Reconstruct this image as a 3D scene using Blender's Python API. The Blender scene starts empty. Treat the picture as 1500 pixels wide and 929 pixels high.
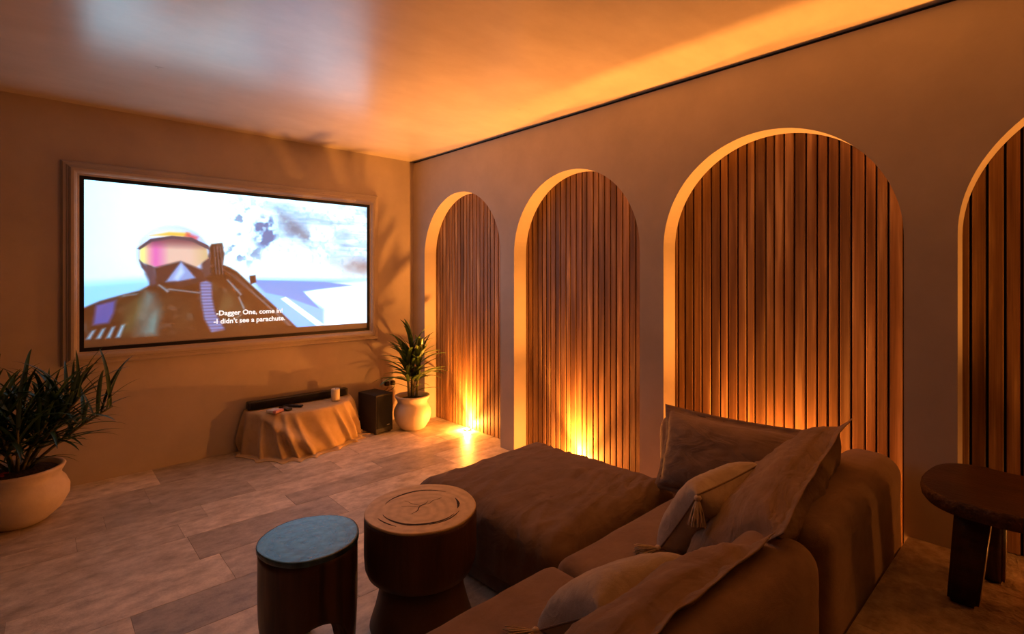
import bpy, bmesh, math, random
import numpy as np
from mathutils import Vector, Matrix, noise
random.seed(7)
rng = np.random.default_rng(7)
SC = bpy.context.scene
COL = SC.collection

# ------------------------------------------------------------------ camera
CAMZ = 1.48
cam_d = bpy.data.cameras.new('camera')
cam_d.sensor_width = 36.0
cam_d.lens = 18.186
cam_d.shift_y = -0.039          # level camera, lens shifted down
cam_d.clip_start = 0.02
cam = bpy.data.objects.new('camera', cam_d)
COL.objects.link(cam)
right = Vector((0.73648, -0.67646, 0.0))
up = Vector((0.0, 0.0, 1.0))
back = Vector((-0.67646, -0.73648, 0.0))
m = Matrix((right, up, back)).transposed().to_4x4()
m.translation = (0, 0, CAMZ)
cam.matrix_world = m
SC.camera = cam

# ------------------------------------------------------------------ world, exposure
w = bpy.data.worlds.new('world')
SC.world = w
w.use_nodes = True
w.node_tree.nodes['Background'].inputs[0].default_value = (1.0, 0.7, 0.45, 1)
w.node_tree.nodes['Background'].inputs[1].default_value = 0.02
SC.view_settings.view_transform = 'Standard'
SC.view_settings.look = 'None'
SC.view_settings.gamma = 1.0
SC.view_settings.use_curve_mapping = False
SC.view_settings.exposure = 0.10

LAMP_COL = (1.0, 0.325, 0.048)
LAMP_POWER = 40.0      # wide spill of each uplight
BEAM_POWER = 420.0     # upward beam of each uplight
SCREEN_STRENGTH = 2.0

# ------------------------------------------------------------------ room numbers (metres)
XW = 2.97          # front face of the right wall
XS = 3.112         # face of the wooden slats
YB = 4.80          # screen wall
ZC = 2.71          # ceiling
XL, YR = -2.5, -2.6
PLAT_Y, PLAT_Z = 0.525, 0.28
ARCHES = [(3.383, 4.577), (1.971, 3.208), (0.539, 1.792), (-0.90, 0.348)]
ARCH_TOP = 2.293


# ------------------------------------------------------------------ helpers
def mesh(name, verts, faces, smooth=False):
    me = bpy.data.meshes.new(name)
    me.from_pydata([tuple(v) for v in verts], [], [tuple(f) for f in faces])
    me.update()
    if smooth:
        me.polygons.foreach_set('use_smooth', [True] * len(me.polygons))
    return me


def link(name, me, mat=None, parent=None, loc=(0, 0, 0), rot=None):
    o = bpy.data.objects.new(name, me)
    COL.objects.link(o)
    o.location = loc
    if rot is not None:
        o.rotation_euler = rot
    if mat is not None and me is not None and not me.materials:
        me.materials.append(mat)
    if parent is not None:
        o.parent = parent
    return o


def bm_mesh(name, bm, smooth=False):
    bmesh.ops.recalc_face_normals(bm, faces=bm.faces)
    me = bpy.data.meshes.new(name)
    bm.to_mesh(me)
    bm.free()
    if smooth:
        me.polygons.foreach_set('use_smooth', [True] * len(me.polygons))
    return me


def tag(o, label, cat, group=None):
    o['label'] = label
    o['category'] = cat
    if group:
        o['group'] = group
    return o


def thing(name, label, cat, loc=(0, 0, 0), rz=0.0, group=None):
    o = bpy.data.objects.new(name, None)
    o.empty_display_size = 0.05
    COL.objects.link(o)
    o.location = loc
    o.rotation_euler = (0, 0, rz)
    return tag(o, label, cat, group)


def struct(o):
    o['kind'] = 'structure'
    return o


def box_data(x0, x1, y0, y1, z0, z1):
    v = [(x0, y0, z0), (x1, y0, z0), (x1, y1, z0), (x0, y1, z0),
         (x0, y0, z1), (x1, y0, z1), (x1, y1, z1), (x0, y1, z1)]
    f = [(0, 3, 2, 1), (4, 5, 6, 7), (0, 1, 5, 4), (1, 2, 6, 5), (2, 3, 7, 6), (3, 0, 4, 7)]
    return v, f


def box(name, x0, x1, y0, y1, z0, z1, mat, parent=None, loc=(0, 0, 0)):
    v, f = box_data(x0, x1, y0, y1, z0, z1)
    return link(name, mesh(name, v, f), mat, parent, loc)


def bevel_box(name, sx, sy, sz, r, mat, parent=None, loc=(0, 0, 0), rot=None, seg=3):
    bm = bmesh.new()
    bmesh.ops.create_cube(bm, size=1.0)
    for v in bm.verts:
        v.co = Vector((v.co.x * sx, v.co.y * sy, v.co.z * sz))
    bmesh.ops.bevel(bm, geom=bm.edges[:], offset=r, segments=seg, profile=0.5, affect='EDGES')
    return link(name, bm_mesh(name, bm, True), mat, parent, loc, rot)


def lathe(profile, n=48, wob=None):
    """profile list of (r, z) from bottom axis to top axis; r==0 gives poles"""
    verts, faces = [], []
    rings = []
    for (r, z) in profile:
        if r <= 1e-6:
            rings.append([len(verts)])
            verts.append((0, 0, z))
        else:
            ring = []
            for i in range(n):
                a = 2 * math.pi * i / n
                rr = r * (wob(a, z) if wob else 1.0)
                ring.append(len(verts))
                verts.append((rr * math.cos(a), rr * math.sin(a), z))
            rings.append(ring)
    for A, B in zip(rings[:-1], rings[1:]):
        for i in range(n):
            j = (i + 1) % n
            if len(A) == 1 and len(B) == 1:
                continue
            if len(A) == 1:
                faces.append((A[0], B[j], B[i]))
            elif len(B) == 1:
                faces.append((A[i], A[j], B[0]))
            else:
                faces.append((A[i], A[j], B[j], B[i]))
    return verts, faces


def tube(pts, rad, n=8):
    """closed tube through a list of points; rad number or list"""
    pts = [Vector(p) for p in pts]
    R = rad if isinstance(rad, (list, tuple)) else [rad] * len(pts)
    verts, faces = [], []
    for i, p in enumerate(pts):
        t = (pts[min(i + 1, len(pts) - 1)] - pts[max(i - 1, 0)]).normalized()
        a = Vector((0, 0, 1)) if abs(t.z) < 0.9 else Vector((1, 0, 0))
        u = t.cross(a).normalized()
        v = t.cross(u).normalized()
        for k in range(n):
            c = 2 * math.pi * k / n
            verts.append(p + (u * math.cos(c) + v * math.sin(c)) * R[i])
    for i in range(len(pts) - 1):
        for k in range(n):
            k2 = (k + 1) % n
            faces.append((i * n + k, i * n + k2, (i + 1) * n + k2, (i + 1) * n + k))
    faces.append(tuple(range(n))[::-1])
    faces.append(tuple((len(pts) - 1) * n + k for k in range(n)))
    return verts, faces


def rounded_box_bm(sx, sy, sz, r, n=22):
    """grid box with rounded edges, centred on the origin"""
    bm = bmesh.new()
    bmesh.ops.create_cube(bm, size=2.0)
    bmesh.ops.subdivide_edges(bm, edges=bm.edges[:], cuts=n, use_grid_fill=True)
    h = Vector((sx / 2, sy / 2, sz / 2))
    for v in bm.verts:
        c = Vector([math.copysign(abs(t) ** 0.75, t) for t in v.co])
        p = Vector((c.x * h.x, c.y * h.y, c.z * h.z))
        q = Vector([max(-(h[i] - r), min(h[i] - r, p[i])) for i in range(3)])
        d = p - q
        if d.length > 1e-9:
            p = q + d.normalized() * min(r, d.length if d.length < r else r)
        v.co = p
    return bm


# ------------------------------------------------------------------ materials
def nt_mat(name):
    ma = bpy.data.materials.new(name)
    ma.use_nodes = True
    nt = ma.node_tree
    return ma, nt, nt.nodes['Principled BSDF']


def N(nt, typ, **kw):
    n = nt.nodes.new(typ)
    for k, v in kw.items():
        setattr(n, k, v)
    return n


def ramp(nt, src, stops):
    r = N(nt, 'ShaderNodeValToRGB')
    el = r.color_ramp.elements
    while len(el) < len(stops):
        el.new(0.5)
    for e, (p, c) in zip(el, stops):
        e.position = p
        e.color = (*c, 1)
    nt.links.new(src, r.inputs[0])
    return r


def mottled(name, c1, c2, rough=0.6, scale=3.0, detail=6, bump=0.05, bscale=60.0, stretch=(1, 1, 1),
            spec=0.5, coords='Object', fine=None, rand=0.0, rough2=None, sheen=0.0, folds=0.0):
    """two-tone noise surface with fine relief"""
    ma, nt, b = nt_mat(name)
    tc = N(nt, 'ShaderNodeTexCoord')
    mp = N(nt, 'ShaderNodeMapping')
    mp.inputs['Scale'].default_value = stretch
    nt.links.new(tc.outputs[coords], mp.inputs['Vector'])
    vec = mp.outputs[0]
    if rand:
        oi = N(nt, 'ShaderNodeObjectInfo')
        mu = N(nt, 'ShaderNodeMath', operation='MULTIPLY')
        mu.inputs[1].default_value = 53.0
        nt.links.new(oi.outputs['Random'], mu.inputs[0])
        ad = N(nt, 'ShaderNodeVectorMath', operation='ADD')
        nt.links.new(vec, ad.inputs[0])
        nt.links.new(mu.outputs[0], ad.inputs[1])
        vec = ad.outputs[0]
    no = N(nt, 'ShaderNodeTexNoise')
    no.inputs['Scale'].default_value = scale
    no.inputs['Detail'].default_value = detail
    no.inputs['Roughness'].default_value = 0.66
    nt.links.new(vec, no.inputs['Vector'])
    r = ramp(nt, no.outputs['Fac'], [(0.32, c1), (0.68, c2)])
    out = r.outputs[0]
    if rand:
        hs = N(nt, 'ShaderNodeHueSaturation')
        mr = N(nt, 'ShaderNodeMapRange')
        mr.inputs['To Min'].default_value = 1 - rand
        mr.inputs['To Max'].default_value = 1 + rand
        nt.links.new(oi.outputs['Random'], mr.inputs['Value'])
        nt.links.new(mr.outputs[0], hs.inputs['Value'])
        nt.links.new(out, hs.inputs['Color'])
        out = hs.outputs[0]
    nt.links.new(out, b.inputs['Base Color'])
    b.inputs['Roughness'].default_value = rough
    if rough2 is not None:
        mr2 = N(nt, 'ShaderNodeMapRange')
        mr2.inputs['To Min'].default_value = rough
        mr2.inputs['To Max'].default_value = rough2
        nt.links.new(no.outputs['Fac'], mr2.inputs['Value'])
        nt.links.new(mr2.outputs[0], b.inputs['Roughness'])
    b.inputs['Specular IOR Level'].default_value = spec
    if sheen:
        b.inputs['Sheen Weight'].default_value = sheen
    if bump:
        n2 = N(nt, 'ShaderNodeTexNoise')
        n2.inputs['Scale'].default_value = bscale
        n2.inputs['Detail'].default_value = 4
        nt.links.new(vec, n2.inputs['Vector'])
        bp = N(nt, 'ShaderNodeBump')
        bp.inputs['Strength'].default_value = bump
        bp.inputs['Distance'].default_value = 0.02
        nt.links.new(n2.outputs['Fac'], bp.inputs['Height'])
        if folds:                                # soft creases of worn linen
            m3 = N(nt, 'ShaderNodeMapping')
            m3.inputs['Scale'].default_value = (3.0, 6.0, 6.0)
            m3.inputs['Rotation'].default_value = (0.3, 0.4, 0.5)
            nt.links.new(tc.outputs[coords], m3.inputs['Vector'])
            n4 = N(nt, 'ShaderNodeTexNoise')
            n4.inputs['Scale'].default_value = 1.6
            n4.inputs['Detail'].default_value = 3
            n4.inputs['Distortion'].default_value = 1.4
            nt.links.new(m3.outputs[0], n4.inputs['Vector'])
            b4 = N(nt, 'ShaderNodeBump')
            b4.inputs['Strength'].default_value = folds
            b4.inputs['Distance'].default_value = 0.05
            nt.links.new(n4.outputs['Fac'], b4.inputs['Height'])
            nt.links.new(b4.outputs[0], bp.inputs['Normal'])
        nt.links.new(bp.outputs[0], b.inputs['Normal'])
    return ma


def plain(name, c, rough=0.5, metal=0.0, emit=None, strength=0.0, spec=0.5):
    ma, nt, b = nt_mat(name)
    b.inputs['Base Color'].default_value = (*c, 1)
    b.inputs['Roughness'].default_value = rough
    b.inputs['Metallic'].default_value = metal
    b.inputs['Specular IOR Level'].default_value = spec
    if emit:
        b.inputs['Emission Color'].default_value = (*emit, 1)
        b.inputs['Emission Strength'].default_value = strength
    return ma


def wood_slat_mat():
    ma, nt, b = nt_mat('teak_slat')
    tc = N(nt, 'ShaderNodeTexCoord')
    oi = N(nt, 'ShaderNodeObjectInfo')
    mu = N(nt, 'ShaderNodeMath', operation='MULTIPLY')
    mu.inputs[1].default_value = 91.0
    nt.links.new(oi.outputs['Random'], mu.inputs[0])
    ad = N(nt, 'ShaderNodeVectorMath', operation='ADD')
    nt.links.new(tc.outputs['Object'], ad.inputs[0])
    nt.links.new(mu.outputs[0], ad.inputs[1])
    # broad heart / sapwood figure
    mp = N(nt, 'ShaderNodeMapping')
    mp.inputs['Scale'].default_value = (9, 14, 0.9)
    nt.links.new(ad.outputs[0], mp.inputs['Vector'])
    n1 = N(nt, 'ShaderNodeTexNoise')
    n1.inputs['Scale'].default_value = 1.3
    n1.inputs['Detail'].default_value = 3
    nt.links.new(mp.outputs[0], n1.inputs['Vector'])
    # fine grain
    mp2 = N(nt, 'ShaderNodeMapping')
    mp2.inputs['Scale'].default_value = (60, 130, 2.2)
    nt.links.new(ad.outputs[0], mp2.inputs['Vector'])
    n2 = N(nt, 'ShaderNodeTexNoise')
    n2.inputs['Scale'].default_value = 1.6
    n2.inputs['Detail'].default_value = 6
    nt.links.new(mp2.outputs[0], n2.inputs['Vector'])
    r1 = ramp(nt, n1.outputs['Fac'], [(0.30, (0.16, 0.078, 0.034)), (0.5, (0.30, 0.16, 0.075)),
                                     (0.58, (0.36, 0.205, 0.10)), (0.66, (0.52, 0.33, 0.175))])
    r2 = ramp(nt, n2.outputs['Fac'], [(0.3, (0.72, 0.70, 0.68)), (0.65, (1.08, 1.05, 1.0))])
    mx = N(nt, 'ShaderNodeMix', data_type='RGBA', blend_type='MULTIPLY')
    mx.inputs[0].default_value = 0.8
    nt.links.new(r1.outputs[0], mx.inputs[6])
    nt.links.new(r2.outputs[0], mx.inputs[7])
    # per slat tone
    wn = N(nt, 'ShaderNodeTexWhiteNoise', noise_dimensions='1D')
    nt.links.new(oi.outputs['Random'], wn.inputs['W'])
    mr = N(nt, 'ShaderNodeMapRange')
    mr.inputs['To Min'].default_value = 0.74
    mr.inputs['To Max'].default_value = 1.26
    nt.links.new(wn.outputs['Value'], mr.inputs['Value'])
    hs = N(nt, 'ShaderNodeHueSaturation')
    nt.links.new(mr.outputs[0], hs.inputs['Value'])
    nt.links.new(mx.outputs[2], hs.inputs['Color'])
    nt.links.new(hs.outputs[0], b.inputs['Base Color'])
    b.inputs['Roughness'].default_value = 0.5
    b.inputs['Specular IOR Level'].default_value = 0.4
    bp = N(nt, 'ShaderNodeBump')
    bp.inputs['Strength'].default_value = 0.12
    bp.inputs['Distance'].default_value = 0.004
    nt.links.new(n2.outputs['Fac'], bp.inputs['Height'])
    nt.links.new(bp.outputs[0], b.inputs['Normal'])
    return ma


def end_grain_mat(name, dark, light, rough, rings=16, mott=0.75):
    """sawn end of a log: wavering growth rings around the object's axis, bark side on the flanks"""
    ma, nt, b = nt_mat(name)
    tc = N(nt, 'ShaderNodeTexCoord')
    mp = N(nt, 'ShaderNodeMapping')
    mp.inputs['Scale'].default_value = (1, 1, 0.12)
    nt.links.new(tc.outputs['Object'], mp.inputs['Vector'])
    no = N(nt, 'ShaderNodeTexNoise')
    no.inputs['Scale'].default_value = 7
    no.inputs['Detail'].default_value = 4
    nt.links.new(mp.outputs[0], no.inputs['Vector'])
    sub = N(nt, 'ShaderNodeVectorMath', operation='SCALE')
    sub.inputs['Scale'].default_value = 0.07
    nt.links.new(no.outputs['Color'], sub.inputs[0])
    add = N(nt, 'ShaderNodeVectorMath', operation='ADD')
    nt.links.new(mp.outputs[0], add.inputs[0])
    nt.links.new(sub.outputs[0], add.inputs[1])
    wv = N(nt, 'ShaderNodeTexWave', wave_type='RINGS', rings_direction='Z')
    wv.inputs['Scale'].default_value = rings
    wv.inputs['Distortion'].default_value = 3.0
    wv.inputs['Detail'].default_value = 3
    nt.links.new(add.outputs[0], wv.inputs['Vector'])
    r = ramp(nt, wv.outputs['Fac'], [(0.0, dark), (0.75, light)])
    n3 = N(nt, 'ShaderNodeTexNoise')
    n3.inputs['Scale'].default_value = 24
    n3.inputs['Detail'].default_value = 5
    nt.links.new(mp.outputs[0], n3.inputs['Vector'])
    r3 = ramp(nt, n3.outputs['Fac'], [(0.35, (0.55, 0.52, 0.5)), (0.62, (1.05, 1.05, 1.05))])
    mx = N(nt, 'ShaderNodeMix', data_type='RGBA', blend_type='MULTIPLY')
    mx.inputs[0].default_value = mott
    nt.links.new(r.outputs[0], mx.inputs[6])
    nt.links.new(r3.outputs[0], mx.inputs[7])
    nt.links.new(mx.outputs[2], b.inputs['Base Color'])
    b.inputs['Roughness'].default_value = rough
    bp = N(nt, 'ShaderNodeBump')
    bp.inputs['Strength'].default_value = 0.4
    bp.inputs['Distance'].default_value = 0.004
    nt.links.new(n3.outputs['Fac'], bp.inputs['Height'])
    nt.links.new(bp.outputs[0], b.inputs['Normal'])
    return ma


M = {}
M['wall'] = mottled('lime_plaster', (0.45, 0.385, 0.325), (0.55, 0.475, 0.405), 0.55, 1.7, 6, 0.05, 14, spec=0.35)
M['ceiling'] = mottled('polished_plaster', (0.62, 0.565, 0.505), (0.73, 0.675, 0.61), 0.25, 2.2, 7, 0.035, 9,
                       stretch=(1, 1.8, 1), spec=0.9, rough2=0.33)
cb = M['ceiling'].node_tree.nodes['Principled BSDF']
cb.inputs['Coat Weight'].default_value = 1.0
cb.inputs['Coat Roughness'].default_value = 0.27
M['wall_dark'] = mottled('darkened_unseen_plaster', (0.10, 0.07, 0.05), (0.16, 0.115, 0.08), 0.6, 1.7, 6, 0.05, 14, spec=0.3)  # for the unseen left and rear walls, darkened to cut bounce light
M['gap'] = plain('dark_shadow_gap', (0.015, 0.013, 0.012), 0.8)
M['tile'] = mottled('travertine_tile', (0.36, 0.30, 0.235), (0.74, 0.65, 0.55), 0.33, 11.0, 14, 0.14, 90,
                    stretch=(0.75, 1.2, 1), rand=0.32, rough2=0.55)
M['tile_rough'] = mottled('rough_travertine', (0.20, 0.15, 0.11), (0.46, 0.37, 0.28), 0.7, 16, 8, 0.35, 60,
                          rand=0.12)
M['grout'] = mottled('grout', (0.42, 0.345, 0.28), (0.50, 0.42, 0.35), 0.8, 12, 4, 0.1, 60)
M['slat'] = wood_slat_mat()
M['backing'] = plain('black_backing', (0.012, 0.008, 0.006), 0.9)
M['bezel'] = plain('black_bezel', (0.008, 0.008, 0.01), 0.4)
M['linen'] = mottled('brown_linen', (0.165, 0.11, 0.08), (0.22, 0.15, 0.108), 0.9, 9, 6, 0.18, 420, spec=0.15, sheen=0.15, folds=0.22)
M['linen_seat'] = mottled('tan_brown_linen', (0.205, 0.132, 0.09), (0.27, 0.18, 0.125), 0.9, 9, 6, 0.18, 420, spec=0.15, sheen=0.15, folds=0.12)
M['linen_pillow'] = mottled('brown_pillow_linen', (0.20, 0.132, 0.09), (0.27, 0.18, 0.125), 0.9, 9, 6, 0.18, 420, spec=0.15, sheen=0.15, folds=0.30)
M['canvas'] = mottled('beige_canvas', (0.36, 0.295, 0.24), (0.46, 0.385, 0.32), 0.9, 12, 6, 0.22, 380, spec=0.12, sheen=0.1, folds=0.2)
M['tassel'] = mottled('cream_cotton', (0.58, 0.46, 0.33), (0.72, 0.60, 0.45), 0.9, 40, 3, 0.2, 300, spec=0.1)
M['cloth'] = mottled('ochre_tablecloth', (0.50, 0.365, 0.20), (0.60, 0.455, 0.27), 0.85, 10, 5, 0.12, 350, spec=0.15, sheen=0.15)
M['stool_dark'] = end_grain_mat('dark_stained_log', (0.03, 0.014, 0.009), (0.085, 0.04, 0.022), 0.35)
M['stool_top'] = end_grain_mat('end_grain_painted_blue_reflection', (0.022, 0.045, 0.085), (0.045, 0.125, 0.20), 0.27, 5, 1.0)  # the screen's blue reflection is also painted into this base colour
M['drum_side'] = mottled('dark_brown_log_side', (0.05, 0.022, 0.012), (0.12, 0.055, 0.03), 0.5, 3, 6, 0.15, 40, stretch=(5, 5, 0.5))
M['drum_top'] = end_grain_mat('pale_sawn_end_grain', (0.66, 0.50, 0.31), (0.74, 0.57, 0.37), 0.6, 7, 0.3)
M['drum_crack'] = plain('dark_wood_crack', (0.03, 0.015, 0.008), 0.9)
M['drum_base'] = mottled('painted_dark_base', (0.09, 0.05, 0.035), (0.14, 0.085, 0.06), 0.55, 6, 4, 0.08, 40)
M['side_stool'] = mottled('dark_walnut_stool', (0.028, 0.012, 0.006), (0.085, 0.036, 0.017), 0.38, 3, 6, 0.1, 30, stretch=(3, 1, 6))
M['bark'] = mottled('rough_bark_edge', (0.03, 0.014, 0.008), (0.16, 0.075, 0.035), 0.8, 30, 6, 0.6, 60)
M['pot'] = mottled('cream_clay_pot', (0.60, 0.49, 0.37), (0.71, 0.60, 0.47), 0.55, 7, 6, 0.08, 40)
M['soil'] = mottled('dark_soil', (0.02, 0.012, 0.008), (0.07, 0.045, 0.03), 0.95, 40, 4, 0.8, 90)
M['leaf'] = mottled('glossy_green_leaf', (0.012, 0.042, 0.012), (0.035, 0.085, 0.022), 0.42, 6, 3, 0.03, 60, rand=0.35)
M['leaf_bright'] = mottled('yellow_green_leaf', (0.04, 0.085, 0.014), (0.09, 0.16, 0.03), 0.4, 6, 3, 0.03, 60, rand=0.35)
M['leaf_young'] = mottled('pale_young_leaf', (0.22, 0.24, 0.05), (0.34, 0.34, 0.09), 0.4, 6, 3, 0.03, 60, rand=0.2)
M['leaf_red'] = mottled('red_fallen_leaf', (0.30, 0.03, 0.015), (0.42, 0.06, 0.02), 0.5, 20, 3, 0.05, 60)
M['stem'] = mottled('green_brown_stem', (0.06, 0.07, 0.025), (0.14, 0.12, 0.05), 0.6, 20, 4, 0.2, 80, stretch=(1, 1, 4))
M['black'] = plain('matt_black_plastic', (0.014, 0.013, 0.013), 0.45)
M['black_vinyl'] = mottled('black_ash_vinyl', (0.006, 0.005, 0.004), (0.012, 0.010, 0.009), 0.65, 4, 5, 0.1, 60, stretch=(8, 8, 1))
M['grille'] = plain('black_speaker_cloth', (0.008, 0.008, 0.008), 0.95)
M['grey'] = plain('grey_button', (0.22, 0.22, 0.23), 0.5)
M['white'] = plain('white_plastic', (0.75, 0.73, 0.70), 0.45)
M['candle'] = plain('ivory_wax', (0.78, 0.68, 0.50), 0.5)
M['pink'] = plain('pink_printed_card', (0.70, 0.33, 0.36), 0.5)
M['steel'] = plain('brushed_steel', (0.55, 0.52, 0.48), 0.3, 1.0)
M['lens'] = plain('lit_lamp_lens', (0.9, 0.8, 0.6), 0.3, 0.0, (1.0, 0.62, 0.25), 30.0)
M['subtitle'] = plain('white_subtitle_light', (0.6, 0.6, 0.6), 0.6, 0.0, (1, 1, 1), 1.0)

# ------------------------------------------------------------------ room shell
GW = 0.15
floor = struct(box('floor', XL - GW, XS + 0.14, PLAT_Y - 0.02, YB + GW, -0.12, -0.003, M['grout']))
platform = struct(box('floor', XL - GW, XS + 0.14, YR - GW, PLAT_Y, -0.12, PLAT_Z - 0.006, M['grout']))
struct(box('ceiling', XL - GW, XS + 0.14, YR - GW, YB + GW, ZC, ZC + 0.12, M['ceiling']))
struct(box('wall_back', XL - GW, XS + 0.14, YB, YB + GW, -0.006, ZC, M['wall']))
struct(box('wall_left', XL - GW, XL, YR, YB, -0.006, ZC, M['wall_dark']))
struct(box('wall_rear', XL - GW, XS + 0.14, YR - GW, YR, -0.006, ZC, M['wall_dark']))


def tile_mesh(w, d, t=0.02, c=0.0008):
    """slab with eased upper edges, origin at the middle of its top"""
    v = []
    for (x, y) in ((-1, -1), (1, -1), (1, 1), (-1, 1)):
        v.append((x * w / 2, y * d / 2, -t))
    for (x, y) in ((-1, -1), (1, -1), (1, 1), (-1, 1)):
        v.append((x * w / 2, y * d / 2, -c))
    for (x, y) in ((-1, -1), (1, -1), (1, 1), (-1, 1)):
        v.append((x * (w / 2 - c), y * (d / 2 - c), 0))
    f = [(0, 3, 2, 1), (8, 9, 10, 11)]
    for i in range(4):
        j = (i + 1) % 4
        f += [(i, j, 4 + j, 4 + i), (4 + i, 4 + j, 8 + j, 8 + i)]
    return mesh('tile', v, f)


row_edges = [YB, 4.42, 4.06, 3.84, 3.63, 3.42, 3.10, 2.785, 2.50, 2.24, 1.92, 1.62, 1.36, 1.06, 0.78, PLAT_Y + 0.004]
anchors = {2: 1.12, 4: 0.62, 6: 0.72, 7: 0.30, 3: 1.98, 5: 1.45, 1: 0.55, 8: 1.1}
tr = random.Random(11)
for ri, (y1, y0) in enumerate(zip(row_edges[:-1], row_edges[1:])):
    x = anchors.get(ri, tr.uniform(0.2, 1.2))
    cuts = [x]
    while cuts[-1] < XS + 0.02:
        cuts.append(cuts[-1] + tr.choice([0.62, 0.82, 1.0, 1.2]))
    while cuts[0] > XL:
        cuts.insert(0, cuts[0] - tr.choice([0.62, 0.82, 1.0, 1.2]))
    for a, b_ in zip(cuts[:-1], cuts[1:]):
        a, b_ = max(a, XL), min(b_, XS + 0.015)
        if b_ - a < 0.05:
            continue
        link('tile', tile_mesh(b_ - a - 0.0012, y1 - y0 - 0.0012), M['tile'], floor,
             ((a + b_) / 2, (y1 + y0) / 2, tr.uniform(-0.0006, 0.0004)))
yy = PLAT_Y - 0.002
while yy > YR + 0.05:
    y2 = max(yy - 0.41, YR)
    x = XL + tr.uniform(0.1, 0.6) - 0.61
    while x < XS:
        a, b_ = max(x, XL), min(x + 0.61, XS + 0.015)
        if b_ - a > 0.03:
            link('tile', tile_mesh(b_ - a - 0.003, yy - y2 - 0.003), M['tile_rough'], platform,
                 ((a + b_) / 2, (yy + y2) / 2, PLAT_Z + tr.uniform(-0.0006, 0.0004)))
        x += 0.61
    yy = y2

# right wall: one plaster slab pierced by four arches that run down to the floor
outline = [(YB, -0.006), (YB, ZC - 0.016), (YR, ZC - 0.016), (YR, -0.006)]
SEG = 56
for (a, b_) in reversed(ARCHES):
    r = (b_ - a) / 2
    c = (a + b_) / 2
    zs = ARCH_TOP - r
    outline.append((a, -0.006))
    for i in range(SEG + 1):
        t = math.pi * (1 - i / SEG)
        outline.append((c + r * math.cos(t), zs + r * math.sin(t)))
    outline.append((b_, -0.006))
bm = bmesh.new()
fv = [bm.verts.new((XW, y, z)) for (y, z) in outline]
face = bm.faces.new(fv)
ex = bmesh.ops.extrude_face_region(bm, geom=[face])
for g in ex['geom']:
    if isinstance(g, bmesh.types.BMVert):
        g.co.x = XS - 0.001
bmesh.ops.triangulate(bm, faces=[f for f in bm.faces if len(f.verts) > 4])
wall_right = struct(link('wall_right', bm_mesh('wall_right', bm), M['wall']))
box('backing_board', XS + 0.022, XS + 0.10, YR, YB, -0.006, ZC, M['backing'], wall_right)
struct(box('trim_1', XW + 0.012, XW + 0.06, YR, YB, ZC - 0.016, ZC, M['gap']))

# ------------------------------------------------------------------ slatted panels in the arches
panel_labels = [
    'upright wooden slat panel in the arch beside the white potted plant and corner',
    'upright wooden slat panel in the arch behind the large ottoman',
    'upright wooden slat panel in the arch behind the sofa pillows',
    'upright wooden slat panel in the arch behind the dark three-legged stool']
sr = random.Random(5)


def slat_mesh(w, h, t=0.02, c=0.0025):
    prof = [(t, -w / 2), (c, -w / 2), (0, -w / 2 + c), (0, w / 2 - c), (c, w / 2), (t, w / 2)]
    v = [(x, y, 0) for x, y in prof] + [(x, y, h) for x, y in prof]
    n = len(prof)
    f = [tuple(range(n)), tuple(range(2 * n - 1, n - 1, -1))]
    for i in range(n):
        j = (i + 1) % n
        f.append((i, n + i, n + j, j))
    return mesh('slat', v, f)


for k, (a, b_) in enumerate(ARCHES):
    z0 = PLAT_Z if k == 3 else 0.0
    c, r = (a + b_) / 2, (b_ - a) / 2
    p = thing('slat_panel', panel_labels[k], 'wall panel', (XS, c, z0), 0, 'wooden slat panels in the arches')
    y = a - 0.03
    cnt = 24
    base = (b_ - a + 0.06) / cnt
    ws = np.array([sr.uniform(0.86, 1.14) for _ in range(cnt)])
    ws = ws / ws.sum() * (b_ - a + 0.06)
    for wv_ in ws:
        yc = y + wv_ / 2
        d = max(0.0, abs(yc - c) - wv_ / 2)
        top = ARCH_TOP - r + math.sqrt(max(0.0, r * r - d * d)) + 0.03 if d < r else ARCH_TOP - r + 0.03
        link('slat', slat_mesh(wv_ - 0.0095, top - z0 - 0.004), M['slat'], p,
             (sr.uniform(0.0, 0.0025), yc - c, 0.003))
        y += wv_

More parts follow.
